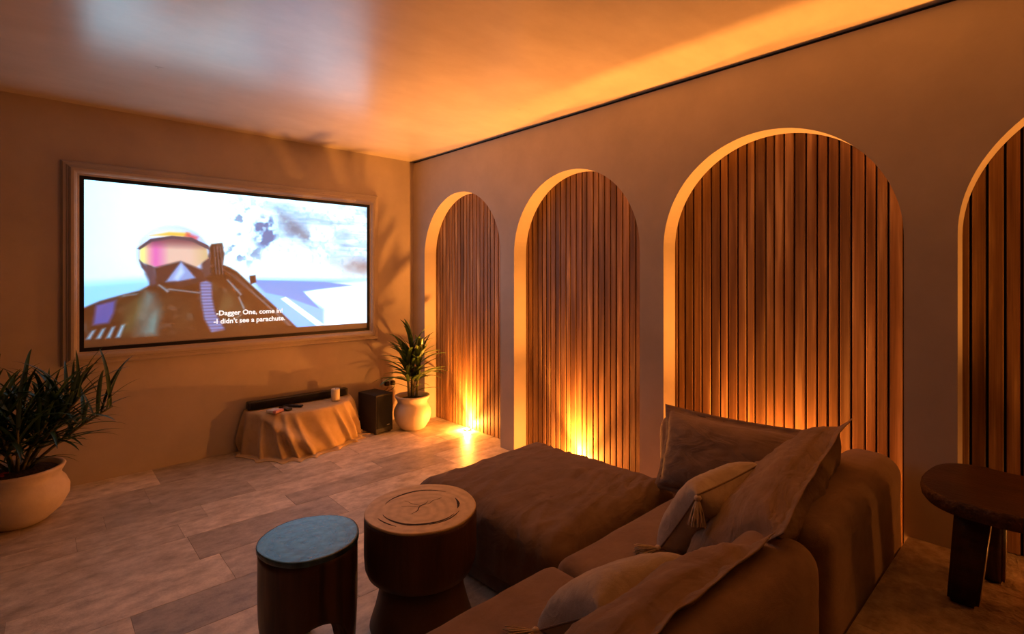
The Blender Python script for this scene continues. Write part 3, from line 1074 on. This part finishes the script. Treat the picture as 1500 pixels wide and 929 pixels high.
def strip(pts, wd, z):
    V, F = [], []
    for i, (x, y) in enumerate(pts):
        x2, y2 = pts[min(i + 1, len(pts) - 1)]
        x1, y1 = pts[max(i - 1, 0)]
        d = Vector((x2 - x1, y2 - y1)).normalized()
        ww = wd * (0.15 + math.sin(math.pi * i / (len(pts) - 1))) * (0.8 + 0.4 * random.random())
        V += [(x - d.y * ww, y + d.x * ww, z), (x + d.y * ww, y - d.x * ww, z)]
    o = len(V)
    V += [(x, y, z + 0.0008) for x, y, _ in V]
    for i in range(len(pts) - 1):
        a = 2 * i
        F += [(o + a, o + a + 1, o + a + 3, o + a + 2), (a, o + a, o + a + 2, a + 2), (a + 1, a + 3, o + a + 3, o + a + 1)]
    return V, F


for (a0, a1, rr, wd) in ((0.3, 2.3, 0.171, 0.0045), (2.9, 5.1, 0.172, 0.006), (5.4, 6.1, 0.166, 0.005), (3.0, 3.6, 0.20, 0.003), (4.3, 5.3, 0.182, 0.003)):
    pts = [(rr * wob(a, 0) * math.cos(a), rr * wob(a, 0) * math.sin(a)) for a in np.linspace(a0, a1, 30)]
    link('ring_groove', mesh('ring_groove', *strip(pts, wd, 0.4530)), M['drum_crack'], drum_top)
for (x0, y0, x1, y1, wd) in ((-0.075, -0.040, 0.05, 0.03, 0.0020), (0.01, 0.0, 0.12, 0.02, 0.0008), (0.0, 0.0, -0.03, 0.10, 0.0008), (0.0, 0.0, -0.07, 0.06, 0.0006)):
    pts = [(x0 + (x1 - x0) * s + 0.004 * math.sin(9 * s), y0 + (y1 - y0) * s + 0.004 * math.cos(11 * s)) for s in np.linspace(0, 1, 14)]
    link('crack', mesh('crack', *strip(pts, wd, 0.4530)), M['drum_crack'], drum_top)
v, f = lathe([(0, 0.0), (0.222, 0.0), (0.226, 0.012), (0.205, 0.07), (0.188, 0.13), (0.178, 0.205), (0, 0.205)], 64)
link('foot', mesh('foot', v, f, True), M['drum_base'], t)

# ------------------------------------------------------------------ dark slab stool on the raised floor
t = thing('slab_stool', 'dark three-legged stool with a curved live-edge slab seat', 'stool', (2.545, 0.125, PLAT_Z))
ctrl = [(2.262, 0.20), (2.285, 0.265), (2.35, 0.325), (2.44, 0.352), (2.56, 0.352), (2.67, 0.335), (2.745, 0.285), (2.775, 0.21), (2.755, 0.13),
        (2.765, 0.03), (2.80, -0.07), (2.79, -0.17), (2.70, -0.235), (2.56, -0.24), (2.43, -0.20), (2.35, -0.12), (2.29, 0.0), (2.26, 0.11)]
# closed Catmull-Rom through the outline
cr = []
nc = len(ctrl)
for i in range(nc):
    p0, p1, p2, p3 = [Vector(ctrl[(i + d) % nc]) for d in (-1, 0, 1, 2)]
    for s in np.linspace(0, 1, 6, endpoint=False):
        cr.append(0.5 * ((2 * p1) + (p2 - p0) * s + (2 * p0 - 5 * p1 + 4 * p2 - p3) * s * s + (3 * p1 - p0 - 3 * p2 + p3) * s ** 3))
ctr = Vector((2.52, 0.08))
TOPZ, TH = 0.44, 0.058
V, F = [], []
layers = [(0.86, -TH), (0.955, -TH + 0.004), (0.985, -TH + 0.018), (1.0, -0.022), (0.992, -0.006), (0.975, 0.0)]
n = len(cr)
for (s, z) in layers:
    for i, p in enumerate(cr):
        q = (p - ctr) * (s + 0.010 * noise.noise(Vector((p.x * 18, p.y * 18, z * 40))))
        V.append((q.x, q.y, TOPZ + z))
for L_ in range(len(layers) - 1):
    for i in range(n):
        j = (i + 1) % n
        F.append((L_ * n + i, L_ * n + j, (L_ + 1) * n + j, (L_ + 1) * n + i)[::-1])
bm = bmesh.new()
vs = [bm.verts.new(v) for v in V]
for f_ in F:
    bm.faces.new([vs[i] for i in f_])
bm.faces.new(vs[:n])
link('bark_edge', bm_mesh('bark_edge', bm, True), M['bark'], t)
# polished upper face, slightly dished
V = [(((p - ctr) * 0.975).x, ((p - ctr) * 0.975).y, TOPZ) for p in cr]
V += [(((p - ctr) * 0.90).x, ((p - ctr) * 0.90).y, TOPZ + 0.002) for p in cr]
V += [(((p - ctr) * 0.55).x, ((p - ctr) * 0.55).y, TOPZ - 0.001) for p in cr]
V.append((0, 0, TOPZ - 0.002))
F = []
for i in range(n):
    j = (i + 1) % n
    F += [(i, j, n + j, n + i), (n + i, n + j, 2 * n + j, 2 * n + i), (2 * n + i, 2 * n + j, 3 * n)]
link('seat', mesh('seat', V, F, True), M['side_stool'], t)
for (bx, by, tx, ty, wd) in ((2.515, 0.235, 2.475, 0.20, 0.060), (2.78, 0.175, 2.70, 0.17, 0.048), (2.60, -0.19, 2.58, -0.12, 0.055)):
    bm = bmesh.new()
    bmesh.ops.create_cube(bm, size=1.0)
    for v in bm.verts:
        s = v.co.z + 0.5
        ww = wd * (0.92 + 0.12 * s)
        v.co = Vector((bx + (tx - bx) * s - 2.52 + v.co.x * 2 * ww, by + (ty - by) * s - 0.08 + v.co.y * 2 * ww * 0.8, s * (TOPZ - TH + 0.004)))
    bmesh.ops.bevel(bm, geom=[e for e in bm.edges], offset=0.012, segments=3, affect='EDGES')
    link('leg', bm_mesh('leg', bm, True), M['side_stool'], t)

# ------------------------------------------------------------------ plants
def leaf_mesh(L, wd, droop, seg=10):
    V, F = [], []
    ang = 0.0
    p = Vector((0, 0, 0))
    for i in range(seg + 1):
        s = i / seg
        ww = wd * (math.sin(math.pi * min(1, (0.10 + 0.90 * s))) ** 0.7) * (1 - 0.35 * s) + 0.0015
        if i == seg:
            ww = 0.0006
        d = Vector((math.sin(ang), 0, math.cos(ang)))
        nrm = Vector((-d.z, 0, d.x))
        V += [p + Vector((0, -ww, 0)) - nrm * -ww * 0.35, p.copy(), p + Vector((0, ww, 0)) - nrm * -ww * 0.35]
        p = p + d * (L / seg)
        ang += droop * (0.35 + 1.3 * s) / seg
    for i in range(seg):
        a = i * 3
        F += [(a, a + 1, a + 4, a + 3), (a + 1, a + 2, a + 5, a + 4)]
    return mesh('leaf', V, F, True)


def potted_plant(name, label, loc, pot_prof, soil_r, soil_z, stems, leaves, seed, red=False):
    pr = random.Random(seed)
    t = thing(name, label, 'potted plant', loc)
    v, f = lathe(pot_prof, 56)
    link('pot', mesh('pot', v, f, True), M['pot'], t)
    v, f = lathe([(0, soil_z - 0.03), (soil_r, soil_z - 0.03), (soil_r, soil_z - 0.004), (soil_r * .6, soil_z + 0.012), (0, soil_z + 0.02)], 32)
    link('soil', mesh('soil', v, f, True), M['soil'], t)
    lib = {}
    for (sx, sy, ex, ey, ez, rad, nl, spec) in stems:
        p0, p1 = Vector((sx, sy, soil_z - 0.01)), Vector((ex, ey, ez))
        mid = (p0 + p1) / 2 + Vector((-(ex - sx) * 0.18, -(ey - sy) * 0.18, 0))
        pts = [(p0 * (1 - s) ** 2 + mid * 2 * s * (1 - s) + p1 * s * s) for s in np.linspace(0, 1, 9)]
        v, f = tube(pts, [rad * (1 - 0.45 * s) for s in np.linspace(0, 1, 9)], 8)
        stm = link('stem', mesh('stem', v, f, True), M['stem'], t)
        lo, Lm, wd, tilt0, tilt1, dr0, dr1 = spec
        for k in range(nl):
            s = lo + (1 - lo) * (k + pr.random() * 0.6) / nl
            s = min(s, 1.0)
            p = p0 * (1 - s) ** 2 + mid * 2 * s * (1 - s) + p1 * s * s
            az = k * 2.399 + pr.uniform(-0.4, 0.4)
            tilt = tilt0 + (tilt1 - tilt0) * (1 - (s - lo) / (1 - lo + 1e-6)) + pr.uniform(-0.15, 0.15)
            vi = pr.randrange(4)
            key = (round(Lm, 3), round(wd, 3), vi)
            if key not in lib:
                lib[key] = leaf_mesh(Lm * (0.78 + 0.14 * vi), wd * (0.85 + 0.1 * vi), dr0 + (dr1 - dr0) * vi / 3)
            o = link('leaf', lib[key], None, stm, p)
            young = (s > 0.93 and pr.random() < 0.5)
            if not lib[key].materials:
                lib[key].materials.append(leaves)
            # keep leaves clear of the wall behind and of the slats
            R_ = Matrix.Rotation(az, 4, 'Z') @ Matrix.Rotation(tilt, 4, 'Y')
            d = R_ @ Vector((0, 0, 1))
            tip = Vector(loc) + p + (R_ @ Vector((math.sin(dr1 * .5), 0, math.cos(dr1 * .5)))) * Lm
            if tip.y > YB - 0.06:
                az = -az + pr.uniform(-.3, .3)
                R_ = Matrix.Rotation(az, 4, 'Z') @ Matrix.Rotation(tilt * 0.8, 4, 'Y')
                tip = Vector(loc) + p + (R_ @ Vector((math.sin(dr1 * .5), 0, math.cos(dr1 * .5)))) * Lm
            if tip.y > YB - 0.04 or tip.x > (3.06 if tip.y < 4.45 else 2.9):
                R_ = Matrix.Rotation(math.pi + 0.9 + pr.uniform(-.7, .7), 4, 'Z') @ Matrix.Rotation(tilt * 0.7, 4, 'Y')
            o.rotation_euler = R_.to_euler()
    return t


pot_right = [(0, 0), (0.105, 0), (0.125, 0.012), (0.165, 0.075), (0.180, 0.14), (0.176, 0.19), (0.155, 0.232), (0.142, 0.25), (0.146, 0.275),
             (0.162, 0.30), (0.170, 0.316), (0.166, 0.326), (0.152, 0.326), (0.138, 0.30), (0.128, 0.26), (0.128, 0.24), (0, 0.24)]
stems = [(0.0, 0.0, 0.0, 0.0, 0.74, 0.020, 34, (0.36, 0.34, 0.021, 0.25, 1.25, 0.5, 1.1)),
         (0.03, -0.02, 0.06, -0.05, 0.70, 0.014, 22, (0.42, 0.32, 0.020, 0.3, 1.2, 0.5, 1.1)),
         (-0.03, 0.01, -0.07, 0.0, 0.68, 0.014, 22, (0.42, 0.32, 0.020, 0.3, 1.2, 0.5, 1.1)),
         (0.0, 0.0, 0.02, 0.0, 0.45, 0.012, 6, (0.4, 0.34, 0.011, 0.8, 1.3, 0.7, 1.2))]
plant_r = potted_plant('potted_plant', 'green leafy plant in a cream clay pot beside the first slatted arch', (2.715, 4.40, 0.0),
                       pot_right, 0.132, 0.285, stems, M['leaf_bright'], 21)
pot_left = [(0, 0), (0.13, 0), (0.15, 0.012), (0.215, 0.07), (0.252, 0.14), (0.255, 0.19), (0.235, 0.24), (0.212, 0.268), (0.212, 0.29),
            (0.228, 0.318), (0.234, 0.332), (0.226, 0.342), (0.208, 0.338), (0.194, 0.31), (0.188, 0.28), (0, 0.28)]
stems = []
lr = random.Random(3)
for k in range(12):
    a = k * 0.53 + 0.3
    rr = 0.05
    ln = 0.10 + 0.13 * (k % 3) / 2
    stems.append((rr * math.cos(a) * .6, rr * math.sin(a) * .6, ln * math.cos(a) * 1.8 + 0.07, ln * math.sin(a) * 0.9 - 0.03, lr.uniform(0.58, 0.76), 0.011, 20,
                  (0.40, 0.42, 0.0125, 0.25, 1.2, 0.5, 1.2)))
stems.append((0.03, -0.02, 0.06, -0.03, 0.46, 0.008, 6, (0.3, 0.30, 0.007, 0.9, 1.3, 0.8, 1.3)))
stems.append((-0.03, -0.02, -0.06, -0.03, 0.46, 0.008, 6, (0.3, 0.30, 0.007, 0.9, 1.3, 0.8, 1.3)))
plant_l = potted_plant('potted_plant', 'dense dark leafy plant in a wide cream clay bowl pot under the screen end', (-0.08, 4.31, 0.0),
                       pot_left, 0.195, 0.315, stems, M['leaf'], 33)
plant_l.scale = (0.93, 0.93, 0.96)
for k, (x, y, rz) in enumerate(((-0.10, -0.09, 0.4), (-0.13, -0.05, 1.4), (-0.07, -0.12, 2.6))):
    o = link('fallen_leaf', leaf_mesh(0.07, 0.02, 0.6, 6), M['leaf_red'], plant_l, (x, y, 0.335), (0.2, 1.35, rz))

# ------------------------------------------------------------------ half-moon console under a cloth
TX, TW, TD, TZ = 1.76, 0.465, 0.375, 0.345
con = thing('console_table', 'low half-moon console table hidden under the ochre cloth', 'table', (TX, YB - 0.02, 0))
V, F = [], []
nn = 40
for z in (TZ - 0.03, TZ):
    for i in range(nn + 1):
        a = math.pi * i / nn
        V.append((TW * math.cos(a), -TD * math.sin(a), z))
F.append(tuple(range(nn + 1)))
F.append(tuple(range(2 * nn + 1, nn, -1)))
for i in range(nn):
    F.append((i, nn + 1 + i, nn + 2 + i, i + 1))
F.append((nn, 2 * nn + 1, nn + 1, 0))
link('tabletop', mesh('tabletop', V, F), M['side_stool'], con)
for (x, y) in ((-0.40, -0.06), (0.40, -0.06), (0.0, -0.30)):
    v, f = lathe([(0, 0), (0.018, 0), (0.022, TZ - 0.03), (0, TZ - 0.03)], 16)
    link('leg', mesh('leg', v, f, True), M['side_stool'], con, (x, y, 0))

# cloth: flat top, then a skirt of slanting folds that spreads on the floor
V, F = [], []
na = 200
topz = TZ + 0.004
rows_top, rows_sk, rows_fl = 6, 26, 8
E0 = 0.008


def edge(a, off):
    """point on the table edge pushed out by off along the edge normal"""
    x, y = TW * math.cos(a), -TD * math.sin(a)
    nx, ny = math.cos(a) / TW, -math.sin(a) / TD
    l = math.hypot(nx, ny)
    return x + nx / l * off, y + ny / l * off


def fold(a, h):
    """fold height for angle a at drop fraction h (0 top, 1 floor): narrow ridges, wide valleys"""
    sh = a + 0.30 * h * math.sin(a + 0.4)                  # folds lean as they fall
    s = 0.0
    for c_, w_, g_ in FOLDS:
        s += g_ * math.exp(-(((sh - c_) / (w_ * (1.0 - 0.25 * h))) ** 2))
    return s


FOLDS = [(0.16, .07, .8), (0.36, .05, .9), (0.55, .06, .7), (0.74, .05, 1.0), (0.98, .07, .8), (1.22, .05, .7), (1.62, .10, .5),
         (1.95, .05, .7), (2.12, .045, .9), (2.28, .05, .8), (2.52, .06, .7), (2.86, .09, .5), (3.06, .05, .7)]
rings = []
for j in range(rows_top + 1):
    s = j / rows_top
    ring = []
    for i in range(na + 1):
        a = math.pi * i / na
        x, y = TW * math.cos(a) * (0.02 + 0.98 * s), -TD * math.sin(a) * s
        ring.append(len(V)); V.append((x, min(y, -0.004), topz))
    rings.append(ring)
for j in range(1, rows_sk + 1):
    h = j / rows_sk
    ring = []
    for i in range(na + 1):
        a = math.pi * i / na
        left = 0.5 - 0.5 * math.cos(a)                      # 1 at the left end
        flare = 0.004 + (0.008 + 0.115 * math.sin(a) ** 1.5 * (0.30 + 0.70 * left)) * h ** 1.4
        amp = 0.068 * min(1, h * 1.6) ** 0.8
        off = E0 * min(1, h * 8) + flare + amp * fold(a, h)
        # a swag sweeping from the upper left to the foot of the front
        sw = math.exp(-((a - (2.55 - 0.95 * h ** 0.8)) / 0.13) ** 2) * math.sin(math.pi * min(1, h * 1.02)) * 0.065
        x, y = edge(a, off + sw)
        z = topz - (topz - 0.012) * h - 0.004 * (1 - (1 - min(1, h * 10)) ** 2)
        ring.append(len(V)); V.append((x, min(y, -0.004), max(z, 0.010)))
    rings.append(ring)
for j in range(1, rows_fl + 1):
    h = j / rows_fl
    ring = []
    for i in range(na + 1):
        a = math.pi * i / na
        left = 0.5 - 0.5 * math.cos(a)
        run = (0.045 + 0.05 * math.exp(-((a - 2.0) / 0.35) ** 2) + 0.035 * math.exp(-((a - 0.55) / 0.3) ** 2)) * h
        flare = 0.004 + (0.008 + 0.115 * math.sin(a) ** 1.5 * (0.30 + 0.70 * left))
        off = E0 + flare + 0.068 * fold(a, 1) + run
        x, y = edge(a, off)
        bump_ = 0.020 * math.sin(math.pi * h) * max(0, math.sin(a * 19 + 1.2 + 2 * h)) * (1 if a < 1.5 else 0.35)
        ring.append(len(V)); V.append((x, min(y, -0.004), 0.008 - 0.004 * h + bump_))
    rings.append(ring)
for A, B in zip(rings[:-1], rings[1:]):
    for i in range(na):
        F.append((A[i], B[i], B[i + 1], A[i + 1]))
cl = link('tablecloth', mesh('tablecloth', V, F, True), M['cloth'], None, (TX, YB - 0.02, 0))
so = cl.modifiers.new('thickness', 'SOLIDIFY')
so.thickness = 0.003
so.offset = 1.0
tag(cl, 'ochre cloth draped in folds over the low console to the floor', 'tablecloth')
CT = topz + 0.0045

# soundbar
sb = thing('soundbar', 'long black soundbar along the rear edge of the draped console', 'speaker', (1.745, 4.725, CT))
bd = bevel_box('body', 0.88, 0.065, 0.066, 0.008, M['black'], sb, (0, 0, 0.037))
bevel_box('grille', 0.84, 0.004, 0.052, 0.0015, M['grille'], bd, (0, -0.0335, 0), seg=1)
for x in (-0.38, 0.38):
    bevel_box('foot', 0.05, 0.04, 0.005, 0.0015, M['black'], sb, (x, 0, 0.0026), seg=1)
# candle
cd = thing('candle', 'thick ivory pillar candle standing in front of the soundbar', 'candle', (2.01, 4.575, CT))
v, f = lathe([(0, 0), (0.036, 0), (0.038, 0.003), (0.038, 0.102), (0.035, 0.107), (0.030, 0.105), (0.024, 0.099), (0, 0.097)], 36)
link('wax', mesh('wax', v, f, True), M['candle'], cd)
v, f = tube([(0, 0, 0.096), (0.001, 0, 0.104), (0.003, 0, 0.111)], 0.0012, 6)
link('wick', mesh('wick', v, f, True), M['black'], cd)
# card packet, phone, remote
cp = thing('card_packet', 'small white packet with pink end on the draped console', 'packet', (1.465, 4.52, CT), 0.5)
bevel_box('box', 0.085, 0.10, 0.020, 0.002, M['white'], cp, (0, 0, 0.0105), seg=2)
bevel_box('printed_end', 0.087, 0.034, 0.0215, 0.002, M['pink'], cp, (0, -0.034, 0.0110), seg=2)
rp = thing('remote_control', 'black remote control with a pale keypad lying beside the packet', 'remote', (1.56, 4.55, CT), 0.15)
bd = bevel_box('body', 0.055, 0.13, 0.017, 0.005, M['black'], rp, (0, 0, 0.009))
for r_ in range(4):
    for c_ in range(3):
        bevel_box('button', 0.009, 0.009, 0.003, 0.001, M['grey'], bd, (-0.015 + c_ * 0.015, -0.045 + r_ * 0.016, 0.0093), seg=1)
rq = thing('remote_control', 'slim plain black remote control lying nearest the soundbar', 'remote', (1.642, 4.60, CT), 0.75)
bd = bevel_box('body', 0.042, 0.165, 0.016, 0.005, M['black'], rq, (0, 0, 0.0085))
for r_ in range(3):
    bevel_box('button', 0.014, 0.008, 0.003, 0.001, M['grey'], bd, (0, -0.05 + r_ * 0.03, 0.0087), seg=1)

# subwoofer
sw = thing('subwoofer', 'black box subwoofer on the floor between draped console and white pot', 'speaker', (2.405, 4.565, 0), math.radians(10))
bevel_box('cabinet', 0.20, 0.27, 0.36, 0.006, M['black_vinyl'], sw, (0, 0, 0.192))
bd = bevel_box('grille', 0.18, 0.006, 0.30, 0.002, M['grille'], sw, (0, -0.1375, 0.205), seg=1)
bevel_box('badge', 0.03, 0.003, 0.010, 0.001, M['grey'], bd, (0.04, -0.003, -0.13), seg=1)
for (x, y) in ((-0.08, -0.11), (0.08, -0.11), (-0.08, 0.11), (0.08, 0.11)):
    v, f = lathe([(0, 0), (0.014, 0), (0.016, 0.0125), (0, 0.0125)], 16)
    link('foot', mesh('foot', v, f, True), M['black'], sw, (x, y, 0))

# wall socket, plug and cables
so_ = thing('wall_socket', 'white double wall socket above the subwoofer', 'socket', (2.675, YB, 0.39))
fp = bevel_box('faceplate', 0.146, 0.010, 0.086, 0.003, M['white'], so_, (0, -0.005, 0), seg=2)
for x in (-0.034, 0.034):
    for (dx, dz) in ((0, 0.014), (-0.011, -0.01), (0.011, -0.01)):
        bevel_box('pin_hole', 0.006, 0.001, 0.008, 0.0003, M['black'], fp, (x + dx, -0.0055, dz), seg=1)
for k, (x, end, lb) in enumerate(((2.709, (2.55, 4.73), 'black plug and cable in the socket side near the plant'),
                                 (2.641, (2.46, 4.745), 'black plug and cable in the socket side near the subwoofer'))):
    pl = thing('power_plug', lb, 'plug', (x, YB - 0.0115, 0.388))
    bevel_box('plug_body', 0.046, 0.036, 0.046, 0.009, M['black'], pl, (0, -0.019, 0))
    pts = []
    P0, P3 = Vector((0, -0.036, -0.012)), Vector((end[0] - x, end[1] - (YB - 0.0115), 0.30 - 0.388))
    P1, P2_ = P0 + Vector((0.0, -0.05, -0.05)), P3 + Vector((0.08, 0.0, 0.03))
    for s in np.linspace(0, 1, 16):
        pts.append(P0 * (1 - s) ** 3 + P1 * 3 * s * (1 - s) ** 2 + P2_ * 3 * s * s * (1 - s) + P3 * s ** 3)
    v, f = tube(pts, 0.0035, 8)
    link('cable', mesh('cable', v, f, True), M['black'], pl)
